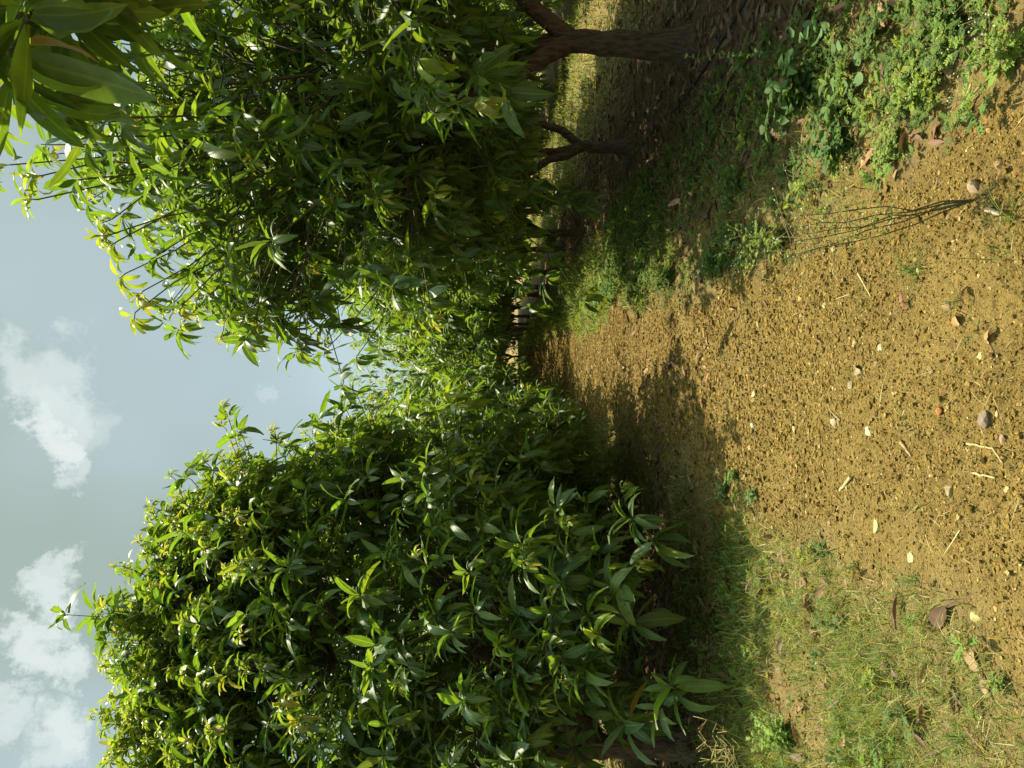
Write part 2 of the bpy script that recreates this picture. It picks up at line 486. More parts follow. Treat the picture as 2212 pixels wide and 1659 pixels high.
def make_tree(base, crown_c, radii, n_clust, n_wh, n_leaf, rows, seed, trunk_r=.085, fork=1.0, zmin=1.0, limbs=4,
              leafL=.175, extra=(), reject=None, young_p=.3, lean=(0, 0), cl_sig=.30, limb_dirs=None, twigs=True, sup=2.0, inner=.38, dome=None):
    rg = np.random.default_rng(seed)
    base = np.array((base[0], base[1], float(H(base[0], base[1])) - .02))
    cc = np.asarray(crown_c, float); rad = np.asarray(radii, float)
    root = empty('mango_tree', base)
    # trunk
    fk = base + np.array((lean[0], lean[1], fork))
    tp = curve(base, fk, 8, wob=.012, rg=rg)
    tr = np.linspace(1.25, .92, 8) * trunk_r; tr[0] *= 1.22; tr[-1] *= 1.05
    tp = curve(base, fk, 16, wob=.006, rg=rg); tr = np.interp(np.linspace(0, 1, 16), np.linspace(0, 1, 8), tr)
    v, q = tube(tp, tr, 20)
    ring = np.repeat(np.arange(17), 20)[:len(v)]; hgt = np.minimum(ring, 15) / 15
    ang = np.tile(np.linspace(0, 2 * np.pi, 20, endpoint=False), 17)[:len(v)]
    cen = tp[np.minimum(ring, 15)]
    lump = 1 + (vnoise(ang * 3 + seed, hgt * 9, 1.0, seed % 7) - .5) * .22 + np.exp(-hgt * 9) * (.45 + .35 * np.sin(ang * 4 + seed))
    v[:, :2] = cen[:, :2] + (v[:, :2] - cen[:, :2]) * lump[:, None]
    mb = MB(); mb.add(v - base, q, BARK); trunk = mb.build('trunk', M_BARK, root)
    # limbs
    samples = []
    for k in range(limbs):
        if limb_dirs is not None:
            tgt = fk + np.asarray(limb_dirs[k], float)
        else:
            az = 2 * np.pi * (k + rg.uniform(-.25, .25)) / limbs
            tgt = cc + rad * np.array((math.cos(az) * .5, math.sin(az) * .5, rg.uniform(.15, .5)))
        p0 = fk - np.array((0, 0, .05))
        n = 9
        lp = curve(p0, tgt, n, sag=-.0, wob=.03, rg=rg)
        tt = np.linspace(0, 1, n)
        side = (tgt - p0) * np.array((1, 1, 0))
        lp += side[None] * (.18 * np.sin(np.pi * tt))[:, None] * .6   # sweep out, then rise
        lr = trunk_r * (.72 * (1 - tt) ** .8 + .13)
        v, q = tube(lp, lr, 9)
        mb = MB(); mb.add(v - base, q, BARK); mb.build('limb', M_BARK, root)
        for i in range(2, n):
            samples.append((lp[i], lr[i]))
    sp = np.array([s[0] for s in samples]); sr = np.array([s[1] for s in samples])
    tw = MB(); whorls = []
    nc = 0; guard = 0
    while nc < n_clust and guard < n_clust * 30:
        guard += 1
        u = norm(rg.normal(0, 1, 3)); r = rg.uniform(inner, 1.0) ** .55 / np.sum(np.abs(u) ** sup) ** (1 / sup)
        c = cc + rad * u * r
        if dome is not None:
            # broad flat top across the row, sloping front and back: dome = (z0, top, px, py)
            z0, top, px_, py_ = dome
            hh = rg.random(); a_ = rg.uniform(-np.pi, np.pi * .12) if rg.random() < .6 else rg.uniform(0, np.pi); rr = rg.uniform(.7, 1.0) ** .6
            if rg.random() < .12: hh = rg.uniform(.8, 1); rr = rg.random() ** .5
            fx = (1 - hh ** px_) ** .6; fy_ = (1 - hh ** py_) + .05
            se = (abs(math.cos(a_)) ** 2.5 + abs(math.sin(a_)) ** 2.5) ** (1 / 2.5)
            c = np.array((cc[0] + rad[0] * math.cos(a_) / se * fx * rr, cc[1] + rad[1] * math.sin(a_) / se * fy_ * rr, z0 + hh * (top - z0)))
            u = norm(np.array((math.cos(a_), math.sin(a_), .35 + hh)))
        if c[2] < zmin: continue
        if reject is not None and reject(c): continue
        nc += 1
        j = np.argmin(np.linalg.norm(sp - c, axis=1) + np.maximum(0, sp[:, 2] - c[2]) * .6)
        bp = curve(sp[j], c, 5, sag=-.04, wob=.025, rg=rg)
        v, q = tube(bp, np.linspace(min(.022, sr[j] * .8), .008, 5), 5)
        tw.add(v - base, q, BARK)
        nw = max(3, int(rg.normal(n_wh, n_wh * .25)))
        for w in range(nw):
            off = rg.normal(0, cl_sig, 3) * np.array((1.1, 1.1, .72))
            p = c + off + u * rg.uniform(0, .15)
            if p[2] < zmin - .2 or (reject is not None and reject(p)): continue
            ax = norm(norm(p - cc) * .75 + norm(off) * .55 + np.array((0, 0, .45)) + rg.normal(0, .3, 3))
            hi = (p[2] - (cc[2] - rad[2])) / (2 * rad[2])
            outw = np.linalg.norm((p - cc) / rad)
            yg = rg.random() < young_p * (1.9 if hi > .72 else .55) * (1.3 if outw > .85 else .3)
            if yg:
                # a young flush on a longer shoot
                p = p + ax * rg.uniform(.02, .14)
                whorls.append((p, ax, int(rg.integers(11, 19)), leafL * rg.uniform(.36, .62), True))
                whorls.append((p - ax * .12, ax, int(n_leaf * .6), leafL * rg.uniform(.9, 1.1), False))
            else:
                whorls.append((p, ax, int(rg.integers(n_leaf - 2, n_leaf + 4)), leafL * rg.uniform(.8, 1.2), False))
            if twigs:
                f = rg.uniform(.45, 1)
                s0 = bp[0] * (1 - f) + bp[-1] * f
                tpz = curve(s0, p - ax * .06, 3, wob=.015, rg=rg); tpz = np.vstack([tpz, p + ax * .01])
                v, q = tube(tpz, (.0065, .005, .004, .003), 4)
                tw.add(v - base, q, (.075, .085, .03))
    for e in extra:
        # hand placed sprigs: (centre, axis, leaves, length, young, twig root)
        whorls.append(e[:5])
        p = np.asarray(e[0]); ax = norm(np.asarray(e[1], float))
        if e[5] is None:
            j = np.argmin(np.linalg.norm(sp - p, axis=1)); s0 = sp[j]
        else:
            s0 = np.asarray(e[5])
        tpz = curve(s0, p - ax * .05, 7, sag=.05, wob=.03, rg=rg); tpz = np.vstack([tpz, p + ax * .01])
        tlen = np.linalg.norm(s0 - p)
        for f in np.arange(.3, .93, max(.1, .17 / max(tlen, .3))):
            k = f * 6; k0 = int(k); pt = tpz[k0] * (1 - k + k0) + tpz[k0 + 1] * (k - k0)
            whorls.append((pt + rg.normal(0, .05, 3), norm(ax * .8 + rg.normal(0, .5, 3)), int(rg.integers(5, 9)), max(.15, e[3]) * rg.uniform(.7, 1.05), False))
        v, q = tube(tpz, np.linspace(.010, .0035, 8), 5)
        tw.add(v - base, q, (.085, .085, .04))
    my = MB(); mm = MB()
    leaf_mesh(whorls, rows, rg, mm, my, base)
    tw.build('branch_network', M_TWIG, root)
    mm.build('crown', M_LEAF, root)
    if my.n: my.build('young_foliage', M_YOUNG, root)
    return root

UPV = np.array((0, 0, 1.))
GRP_R, GRP_L = 'mango trees in the right-hand row', 'mango trees in the left-hand row'
# --- right row
_r0 = np.random.default_rng(5)
def rej0(p): return p[0] / max(p[1], .3) < .50 and (p[2] - 1.5) / max(p[1], .3) < .60 or p[1] < 1.35
ex0 = []
for (x, y, d, L, n) in ((60, 40, 1.75, .25, 8), (150, 30, 2.0, .25, 9), (30, 170, 2.0, .22, 9), (110, 215, 2.3, .22, 9),
                        (210, 90, 2.5, .23, 9), (300, 40, 2.6, .23, 8), (20, 110, 1.8, .24, 7)):
    ex0.append((at(x, y, d), (-.5 + .5 * math.sin(x), -.3 + .5 * math.cos(y), -.2 + .45 * math.sin(x + y)), n, L, False, (1.9, 2.7, 2.9)))
while len(ex0) < 62:  # unseen leaf whorls overhead, added to shade the hanging corner leaves
    q_ = np.array((_r0.uniform(.55, 1.9), _r0.uniform(1.7, 3.0), _r0.uniform(3.1, 4.1)))
    if (q_[2] - 1.5) / q_[1] > .74: ex0.append((q_, (_r0.normal(0, .3), _r0.normal(0, .3), .8), 10, .22, False, (1.9, 2.7, 3.3)))
t = make_tree((2.55, 2.85), (2.85, 3.0, 3.2), (1.5, 1.5, 1.55), 34, 12, 10, 7, 101, reject=rej0, zmin=1.2, leafL=.21, extra=ex0)
tag(t, 'nearest mango tree, its big leaves hanging into the corner beside the sky', 'tree', GRP_R)

ex1 = []
for (x, y, d, L, n, yg, ax) in ((910, 40, 3.80, .20, 9, False, (-.4, -.5, -.3)), (935, 95, 3.80, .17, 5, False, (-.6, -.3, .1)), (905, 130, 3.90, .16, 5, True, (-.6, -.3, -.6)),
                        (945, 250, 3.90, .15, 8, False, (-.5, -.3, -.6)), (1040, 165, 4.00, .21, 10, False, (-.5, -.5, -.45)),
                        (1035, 225, 3.90, .16, 8, True, (-.5, -.5, -.5)), (1095, 200, 4.10, .22, 6, False, (-.5, -.2, -.7)), (840, 190, 4.8, .24, 10, False, (-.3, -.9, .1)),
                        (800, 300, 5.0, .2, 9, False, (-.3, -.9, .1)), (1090, 75, 5.1, .2, 8, False, (-.2, -.8, -.2)),
                        (160, 390, 3.9, .22, 12, False, (-.2, -.2, .9)), (70, 380, 4.2, .12, 12, True, (-.1, -.2, 1)), (60, 430, 4.2, .11, 12, True, (0, -.2, 1)),
                        (545, 340, 4.6, .1, 14, True, (-.4, -.6, .3)), (220, 510, 4.7, .11, 16, True, (-.2, -.1, 1)), (240, 530, 4.7, .11, 12, True, (-.5, -.1, .7)),
                        (260, 600, 5.2, .16, 10, True, (-.5, 0, .6)), (300, 640, 5.3, .16, 12, True, (-.6, 0, .5)), (290, 690, 5.3, .15, 10, True, (-.7, 0, .1)),
                        (390, 670, 5.3, .12, 12, True, (-.6, 0, .3)), (330, 560, 5.2, .2, 12, False, (-.5, 0, .6)), (250, 260, 3.3, .22, 10, False, (-.3, -.4, .5)),
                        (175, 300, 3.3, .23, 10, False, (-.3, -.4, .5))):
    ex1.append((at(x, y, d), ax, n, L, yg, None))
t = make_tree((2.38, 5.7), (2.2, 6.2, 3.05), (1.85, 1.6, 1.7), 80, 19, 11, 6, 102, trunk_r=.088, fork=1.0, zmin=1.45, extra=ex1, limbs=4,
              limb_dirs=((-.75, -.25, 1.5), (-.1, .4, 1.7), (.75, -.1, 1.3), (.25, .75, 1.6)), lean=(.03, 0))
tag(t, 'mango tree with the stout forked trunk, nearest whole trunk in the right row', 'tree', GRP_R)

ex2 = []
for (x, y, d, L, n, yg, ax) in ((520, 730, 6.0, .2, 10, False, (-.8, -.1, 0)), (500, 690, 6.0, .13, 12, True, (-.7, -.1, .4)), (560, 730, 6.2, .24, 6, False, (-.9, 0, -.5)),
                        (640, 770, 6.5, .21, 8, False, (-.8, -.1, .1)), (700, 770, 7.0, .2, 10, False, (-.8, -.2, 0)), (770, 780, 7.4, .2, 10, False, (-.8, -.2, 0)),
                        (420, 660, 6.0, .14, 12, True, (-.7, 0, .3)), (830, 420, 6.6, .11, 14, True, (-.5, -.7, -.1)), (1270, 450, 7.3, .24, 8, False, (-.3, -.3, -.7)), (1230, 430, 7.4, .22, 8, False, (-.3, -.3, -.7))):
    ex2.append((at(x, y, d), ax, n, L, yg, None))
t = make_tree((2.42, 8.55), (2.5, 8.7, 3.0), (1.7, 1.8, 1.75), 78, 19, 11, 6, 103, trunk_r=.062, fork=.62, zmin=1.3, extra=ex2, limbs=3,
              limb_dirs=((-.7, -.35, 1.5), (-.15, .1, 2.0), (.9, .1, 1.5)))
tag(t, 'mango tree with slim trunk forking low into three, second in the right row', 'tree', GRP_R)
ex3 = []
for (x, y, d, L, n, yg, ax) in ((1180, 600, 8.0, .22, 8, False, (-.6, -.3, -.5)), (1260, 650, 8.0, .23, 9, False, (-.6, -.2, -.7)), (1150, 660, 8.4, .2, 9, False, (-.6, -.2, -.4)),
                        (820, 760, 9.0, .2, 10, False, (-.7, 0, 0)), (860, 770, 9.4, .13, 12, True, (-.6, 0, .3))):
    ex3.append((at(x, y, d), ax, n, L, yg, None))
t = make_tree((2.40, 11.4), (2.6, 11.4, 2.9), (1.6, 1.8, 1.8), 66, 17, 10, 5, 104, trunk_r=.06, fork=.7, zmin=.95, extra=ex3, leafL=.185)
tag(t, 'mango tree with leaning slim trunk and low sprigs, third in the right row', 'tree', GRP_R)

# --- left row
exl = []
for (x, y, d, L, n, yg, ax) in ((1450, 1480, 4.7, .23, 11, False, (.5, -.6, .5)), (1350, 1560, 5.0, .24, 12, False, (.5, -.6, .4)), (1360, 1340, 5.0, .24, 10, False, (.4, -.5, .4)),
                        (1290, 1370, 4.8, .16, 11, True, (.5, -.4, .6)), (1270, 1330, 4.9, .22, 8, False, (.5, -.5, .5)), (1260, 1440, 4.9, .23, 10, False, (.4, -.7, .4)),
                        (1235, 1200, 5.4, .17, 10, True, (.3, -.3, .8)), (1220, 1270, 5.5, .24, 10, False, (.4, -.5, .4)), (1130, 1170, 5.6, .25, 11, False, (.5, -.4, -.1)),
                        (1090, 1140, 5.6, .25, 10, False, (.6, -.4, .2)), (1060, 1080, 6.0, .2, 9, True, (.7, -.3, .2)), (1020, 1040, 6.2, .2, 9, True, (.8, -.3, .5)),
                        (1100, 1070, 6.0, .25, 6, False, (.8, -.3, -.2)), (1290, 1130, 6.3, .2, 10, False, (.4, -.4, .1)), (1180, 1330, 5.3, .24, 10, False, (.3, -.7, .3)),
                        (560, 1240, 6.2, .12, 14, True, (.2, -.5, .6)), (700, 1120, 6.5, .12, 13, True, (.4, -.5, .6)), (520, 1370, 6.0, .12, 13, True, (.2, -.6, .6)),
                        (480, 1460, 5.8, .13, 14, True, (.1, -.6, .7)), (640, 1560, 5.6, .14, 16, True, (.1, -.6, .6)), (610, 1520, 5.6, .14, 12, True, (.1, -.6, .6)),
                        (860, 1480, 5.5, .12, 10, True, (.1, -.7, .5)), (275, 1345, 6.9, .17, 10, True, (.2, -.2, .9)), (245, 1505, 6.9, .12, 14, True, (0, 0, 1))):
    exl.append((at(x, y, d), ax, n, L, yg, None))
def rejl(p): return p[1] < 4.8 or (p[0] < -2.6 and p[1] < 5.5 and p[2] < .8)
t = make_tree((-3.0, 5.6), (-3.1, 7.5, 2.2), (2.15, 2.95, 2.5), 175, 18, 11, 6, 201, cl_sig=.27, dome=(.6, 5.0, 4.0, 1.05), trunk_r=.085, fork=.75, zmin=.62, extra=exl, reject=rejl, leafL=.185, limbs=4,
              limb_dirs=((.75, 1.5, 1.3), (-.8, 1.0, 1.5), (.1, 1.4, 2.3), (.2, 2.2, 1.6)))
tag(t, 'broad mango tree in front of the left row, drooping sprigs over the shaded litter', 'tree', GRP_L)
exl2 = []
for (x, y, d, L, n, yg, ax) in ((690, 905, 7.6, .24, 7, False, (.7, -.2, .4)), (720, 915, 7.6, .12, 12, True, (.5, -.2, .7)), (620, 960, 7.8, .2, 9, False, (.5, -.2, .6)), (600, 950, 7.8, .11, 12, True, (.5, 0, .8)),
                        (530, 1000, 8.0, .15, 12, True, (.3, 0, .9)), (1190, 960, 8.3, .22, 10, False, (.6, -.3, -.3)), (980, 870, 7.2, .23, 8, True, (.7, -.4, .2)), (1000, 880, 7.2, .24, 7, True, (.6, -.5, -.3))):
    exl2.append((at(x, y, d), ax, n, L, yg, None))
t = make_tree((-2.95, 8.4), (-3.0, 10.1, 2.2), (1.95, 2.4, 2.5), 92, 18, 10, 6, 202, cl_sig=.27, dome=(.5, 4.8, 4.0, 1.1), trunk_r=.07, fork=.7, zmin=.5, extra=exl2, leafL=.185)
tag(t, 'mango tree behind the broad front one, second in the left row', 'tree', GRP_L)
t = make_tree((-2.9, 11.4), (-2.9, 12.6, 2.2), (1.8, 2.2, 2.4), 78, 18, 10, 5, 203, cl_sig=.27, dome=(.5, 4.6, 4.0, 1.2), trunk_r=.07, fork=.7, zmin=.5, leafL=.185)
tag(t, 'lower mango tree beside the far sunlit track, third in the left row', 'tree', GRP_L)

# --- farther trees: two patterns, copied
def copy_tree(o, loc, rz, sc, label, group):
    c = o.copy(); COL.objects.link(c)
    c.location = loc; c.rotation_euler = (0, 0, rz); c.scale = (sc, sc, sc)
    c['label'] = label; c['group'] = group; c['category'] = 'tree'
    for ch in list(o.children):
        d = ch.copy(); COL.objects.link(d); d.parent = c
    return c
pa = make_tree((2.40, 14.25), (2.6, 14.3, 2.8), (1.5, 1.8, 1.85), 80, 13, 10, 4, 301, trunk_r=.06, fork=.7, zmin=.7, leafL=.215, twigs=False)
tag(pa, 'fourth mango tree in the right row, half hidden behind the low leaf sprigs', 'tree', GRP_R)
pb = make_tree((-2.9, 14.5), (-2.85, 14.8, 2.2), (1.75, 2.0, 2.4), 75, 16, 10, 4, 302, cl_sig=.28, dome=(.6, 4.5, 3.5, 1.4), trunk_r=.07, fork=.7, zmin=.5, leafL=.215, young_p=.25, twigs=False)
tag(pb, 'fourth mango tree in the left row, small and bright where the rows close up', 'tree', GRP_L)
pc = make_tree((2.5, 17.1), (2.4, 17.1, 3.15), (2.1, 1.9, 2.0), 78, 16, 10, 4, 303, trunk_r=.06, fork=.8, zmin=.6, leafL=.2, twigs=False, young_p=.35)
tag(pc, 'fifth mango tree in the right row, leaning in over the track', 'tree', GRP_R)
names = ['fifth', 'sixth', 'seventh', 'eighth', 'ninth']
for i in range(16):
    y = 17.1 + 2.85 * i
    for sgn, src, g, word in ((1, pa, GRP_R, 'right'), (-1, pb, GRP_L, 'left')):
        if i == 0 and sgn > 0: continue
        if i < 3: lab = '%s mango tree in the %s row, small in the distance' % (names[i], word)
        else: lab = 'tiny mango tree at the far end of the %s row beside the track' % word
        x = 2.4 + rng.normal(0, .12) if sgn > 0 else -2.9 + rng.normal(0, .12)
        x -= sgn * min(.9, max(0, (y - 20) * .05))
        copy_tree(pc if i > 0 else src, (x, y, float(H(x, y)) - .02), rng.uniform(0, 6.28), rng.uniform(1.0, 1.2), lab, g)
for i in range(9):
    y = 9.5 + 2.95 * i; x = 7.7 + rng.normal(0, .1)
    copy_tree((pa, pb)[i % 2], (x, y, float(H(x, y)) - .02), rng.uniform(0, 6.28), rng.uniform(.9, 1.05),
              'dark mango tree seen between the right-hand trunks across a sunlit strip', 'mango trees of the next row on the right')
for i in range(7):
    y = 11.0 + 2.95 * i; x = -8.2 + rng.normal(0, .1)
    copy_tree((pa, pb)[i % 2], (x, y, float(H(x, y)) - .02), rng.uniform(0, 6.28), rng.uniform(.9, 1.05),
              'mango tree glimpsed through gaps under the left row', 'mango trees of the next row on the left')
for i, x in enumerate((-1.9, .1, 1.7)):
    copy_tree((pa, pb)[i % 2], (x, 48 + i * .9, float(H(x, 48))), i * 2., 1.0, 'mango tree closing the far end of the track', 'mango trees across the end of the track')

# ------------------------------------------------------------------ ground cover (nobody could count it)
def scatter(n, x0, x1, y0, y1, dens, power=1.0, rg=rng):
    """random ground points, more of them near the camera, kept by a density function"""
    out = []
    tot = 0
    while tot < n:
        k = n * 3
        y = y0 * (y1 / y0) ** rg.random(k)
        x = rg.uniform(x0, x1, k)
        keep = rg.random(k) < dens(x, y)
        p = np.stack([x[keep], y[keep]], -1)
        out.append(p); tot += len(p)
        if len(out) > 60: break
    return np.concatenate(out)[:n]

def inview(x, y, mrg=.25):
    return (np.abs(x + .035 * y) < .56 * y + mrg)

# gravel and clods on the bare track
p = scatter(190000, -2.2, 1.6, 1.9, 50, lambda x, y: inview(x, y) * np.clip(pathness(x, y) * .95 + .12, 0, 1) * np.clip(.25 + 1.3 * vnoise(x, y, .45, 52), .2, 1))
N = len(p)
ico_v = np.array([(0, 0, 1), (.894, 0, .447), (.276, .851, .447), (-.724, .526, .447), (-.724, -.526, .447), (.276, -.851, .447),
                  (.724, .526, -.447), (-.276, .851, -.447), (-.894, 0, -.447), (-.276, -.851, -.447), (.724, -.526, -.447), (0, 0, -1)])
ico_f = np.array([(0, 1, 2), (0, 2, 3), (0, 3, 4), (0, 4, 5), (0, 5, 1), (1, 6, 2), (2, 7, 3), (3, 8, 4), (4, 9, 5), (5, 10, 1),
                  (2, 6, 7), (3, 7, 8), (4, 8, 9), (5, 9, 10), (1, 10, 6)])     # upper and middle faces; the rest lie in the soil
sz = np.clip(rng.lognormal(math.log(.0027), .55, N), .0012, .012) * np.clip(p[:, 1] / 3, .8, 1.6) * np.clip(p[:, 1] / 8, 1, 3)
sc = sz[:, None] * rng.uniform(.6, 1.3, (N, 3)) * np.array((1.1, 1.1, .75))
v = ico_v[None] * (1 + rng.normal(0, .24, (N, 12, 1))) + rng.normal(0, .12, (N, 12, 3))
v = v * sc[:, None]
a = rng.uniform(0, 6.28, N); ca, sa = np.cos(a)[:, None], np.sin(a)[:, None]
v = np.stack([v[..., 0] * ca - v[..., 1] * sa, v[..., 0] * sa + v[..., 1] * ca, v[..., 2]], -1)
v += np.stack([p[:, 0], p[:, 1], H(p[:, 0], p[:, 1]) + sz * .25], -1)[:, None]
pal = np.array([(.26, .175, .040), (.20, .133, .028), (.36, .265, .085), (.165, .108, .022), (.50, .40, .17), (.11, .072, .018), (.32, .17, .05)])
c = pal[rng.choice(len(pal), N, p=(.34, .28, .10, .18, .02, .05, .03))] * rng.uniform(.58, .84, (N, 1))
q = np.concatenate([ico_f, ico_f[:, 2:]], 1)[None] + (np.arange(N) * 12)[:, None, None]
mb = MB(); mb.add(v.reshape(-1, 3), q.reshape(-1, 4), percol(c, 12))
tag(mb.build('gravel', M_GRAVEL, smooth=False), 'crumbly yellow sand clods and gravel on the bare track', 'gravel', kind='stuff')

def d_right(x, y):   # how weedy the right-hand verge is
    return np.clip(1 - np.abs(x - (1.12 + .12 * np.sin(y))) / .75, 0, 1) * np.clip(.25 + 1.5 * (vnoise(x, y, .4, 21) - .3), 0, 1) * 1.1
def d_left(x, y):
    return np.clip((-.75 - x) / .8, 0, 1) * np.clip(.25 + 1.4 * (vnoise(x, y, .5, 22) - .28), 0, 1)
def d_litter(x, y):
    r = np.clip((x - .95) / .7, 0, 1) + .5 * (pathness(x, y) < .4) * .25
    l = np.clip((-1.2 - x) / .7, 0, 1) * np.clip((y - 4.3) / .8, .02, 1)
    band = .5 * ((y > 5.2) & (y < 9.5) & (x < .35 + .2 * np.sin(3 * y))) * np.clip(vnoise(x, y, .35, 41) * 2 - .5, 0, 1)
    return np.clip(r + l + band, 0, 1)

# dry leaf litter
p = scatter(12000, -6, 6, 2.3, 18, lambda x, y: inview(x, y, .5) * d_litter(x, y) * np.where(np.abs(x) > 4.2, .25, 1))
N = len(p)
az = rng.uniform(0, 6.28, N); el = rng.normal(.12, .16, N)
D = np.stack([np.cos(az) * np.cos(el), np.sin(az) * np.cos(el), np.sin(el)], -1)
L = np.clip(rng.lognormal(math.log(.085), .38, N), .035, .20)
b = np.stack([p[:, 0], p[:, 1], H(p[:, 0], p[:, 1]) + rng.uniform(.004, .03, N)], -1)
v, q, uv = blades(b, D, L, L * rng.uniform(.22, .34, N), rng.normal(.5, .5, N), rng.uniform(.1, 1.1, N), rng.normal(0, .4, N), 5, 'leaf', rng, wave=.07)
pal = np.array([(.17, .10, .055), (.12, .07, .04), (.24, .14, .075), (.09, .052, .032), (.30, .19, .10), (.20, .10, .05)])
c = pal[rng.choice(6, N, p=(.28, .26, .16, .16, .06, .08))] * rng.uniform(.8, 1.2, (N, 1))
mb = MB(); mb.add(v, q, percol(c, 15), uv)
tag(mb.build('leaf_litter', M_DRY), 'brown dry mango leaves lying thick under the trees', 'leaf litter', kind='stuff')

# straw bits and thatch
p = scatter(24000, -5, 4, 1.95, 14, lambda x, y: inview(x, y) * np.clip(.22 + .8 * (d_left(x, y) > .1) + .5 * (d_right(x, y) > .1), 0, 1))
N = len(p)
az = rng.uniform(0, 6.28, N); el = np.abs(rng.normal(.15, .2, N))
D = np.stack([np.cos(az) * np.cos(el), np.sin(az) * np.cos(el), np.sin(el)], -1)
L = np.clip(rng.lognormal(math.log(.036), .55, N), .012, .15)
b = np.stack([p[:, 0], p[:, 1], H(p[:, 0], p[:, 1]) + rng.uniform(.0, .008, N)], -1)
v, q, uv = blades(b, D, L, np.clip(L * .045, .0016, .004) * np.clip(p[:, 1] / 3.2, .9, 2), rng.normal(.4, .5, N), np.zeros(N), rng.normal(0, .6, N), 4, 'grass', rng)
pal = np.array([(.30, .23, .095), (.25, .185, .075), (.38, .30, .14), (.19, .13, .055)])
c = pal[rng.integers(0, 4, N)] * rng.uniform(.8, 1.2, (N, 1))
mb = MB(); mb.add(v, q, percol(c, 12), uv)
tag(mb.build('straw', M_DRY), 'pale broken straw strewn over the soil', 'straw', kind='stuff')

# grass blades
nearL = lambda x, y: inview(x, y) * np.clip(1.0 - .9 * pathness(x, y), .03, 1) * np.clip(d_left(x, y) * 1.3, 0, 1) * np.where((x < -1.5) & (y > 5.0), .25, 1)
farR = lambda x, y: inview(x, y) * (pathness(x, y) < .5) * np.clip(1.3 - np.abs(x - 1.05) / .8, 0, 1)
farL = lambda x, y: inview(x, y) * (pathness(x, y) < .5) * np.clip(1.2 - np.abs(x + 1.6) / 1.0, 0, 1)
p = np.concatenate([scatter(85000, -3.4, -.1, 1.9, 6.2, nearL), scatter(9000, .4, 1.8, 2.2, 8, lambda x, y: inview(x, y) * d_right(x, y)),
                    scatter(52000, .2, 2.6, 6.5, 60, farR), scatter(26000, -3, -.5, 8.5, 60, farL),
                    scatter(16000, 3.4, 7.0, 7, 40, lambda x, y: inview(x, y) * (.3 + .7 * vnoise(x, y, 1.2, 31))),
                    scatter(7000, -7.5, -3.6, 8, 40, lambda x, y: inview(x, y) * .8),
                    scatter(5000, -1.6, 1.6, 36, 60, lambda x, y: np.clip((y - 34) / 14, 0, 1))])
N = len(p)
az = rng.uniform(0, 6.28, N); el = rng.uniform(.35, 1.45, N)
D = np.stack([np.cos(az) * np.cos(el), np.sin(az) * np.cos(el), np.sin(el)], -1)
L = np.clip(rng.lognormal(math.log(.044), .45, N), .015, .16) * np.clip(p[:, 1] / 7, 1, 2.4)
b = np.stack([p[:, 0], p[:, 1], H(p[:, 0], p[:, 1]) - .003], -1)
v, q, uv = blades(b, D, L, np.clip(L * .05, .0022, .005) * np.clip(p[:, 1] / 3.0, .95, 6), rng.normal(.9, .5, N), rng.uniform(.1, .4, N), rng.normal(0, .3, N), 4, 'grass', rng)
pal = np.array([(.11, .165, .03), (.15, .20, .035), (.08, .13, .025), (.21, .22, .05), (.34, .28, .10)])
c = pal[rng.choice(5, N, p=(.27, .27, .10, .22, .14))] * rng.uniform(.8, 1.2, (N, 1))
mb = MB(); mb.add(v, q, percol(c, 12), uv)
tag(mb.build('grass', M_GRASS), 'thin green and yellowing grass along both sides of the track', 'grass', kind='stuff')

# feathery weeds
def weed_leaves(P, nl, L, rg, up=.55):
    """rosettes of lobed leaves: each leaf a midrib with paired leaflets. P (N,3); returns base, dir, length of the leaflets and the plant each belongs to"""
    B, D, LL, WW, own = [], [], [], [], []
    for i in range(len(P)):
        n = max(3, int(rg.normal(nl, 1.5)))
        for k in range(n):
            a = k * 2.4 + rg.uniform(-.4, .4); e = rg.normal(up, .3)
            d = np.array((math.cos(a) * math.cos(e), math.sin(a) * math.cos(e), math.sin(e)))
            l = L[i] * rg.uniform(.6, 1.2)
            s = norm(np.cross(d, (0, 0, 1.)))
            o = P[i]
            for t in (.35, .55, .75, .92):
                q0 = o + d * l * t + np.array((0, 0, -.25 * l * t * t))
                for sg in (-1, 1):
                    B.append(q0); D.append(d * .75 + s * sg * .85 + np.array((0, 0, rg.uniform(-.15, .2)))); LL.append(l * (.42 - .18 * t)); own.append(i)
            B.append(o + d * l * .2); D.append(d + np.array((0, 0, -.2))); LL.append(l * .9); own.append(i)
    return np.array(B), np.array(D), np.array(LL), np.array(own)
p = scatter(2600, -6, 5, 2.1, 22, lambda x, y: inview(x, y) * np.clip(1.05 - 1.5 * pathness(x, y), 0.02, 1) * np.clip(d_right(x, y) * 1.2 + d_left(x, y) * .3, 0, 1))
p = np.concatenate([p, scatter(900, .5, 1.9, 3.0, 10, lambda x, y: np.clip(1 - 1.5 * pathness(x, y), 0, 1) * np.clip(vnoise(x, y, .35, 24) * 2 - .5, 0, 1)), scatter(150, .7, 2.0, 2.0, 3.8, lambda x, y: inview(x, y) * np.clip(vnoise(x, y, .3, 23) * 1.6 - .5, 0, 1))])
P = np.stack([p[:, 0], p[:, 1], H(p[:, 0], p[:, 1]) + rng.uniform(.005, .08, len(p))], -1)
B, D, LL, own = weed_leaves(P, 6, rng.uniform(.025, .065, len(P)) * np.clip(p[:, 1] / 6, 1, 2), rng)
N = len(B)
v, q, uv = blades(B, D, LL, LL * .42, rng.normal(.5, .3, N), rng.uniform(.1, .4, N), rng.normal(0, .3, N), 4, 'leaf', rng)
pal = np.array([(.10, .165, .04), (.14, .21, .04), (.085, .14, .04), (.21, .25, .04)])
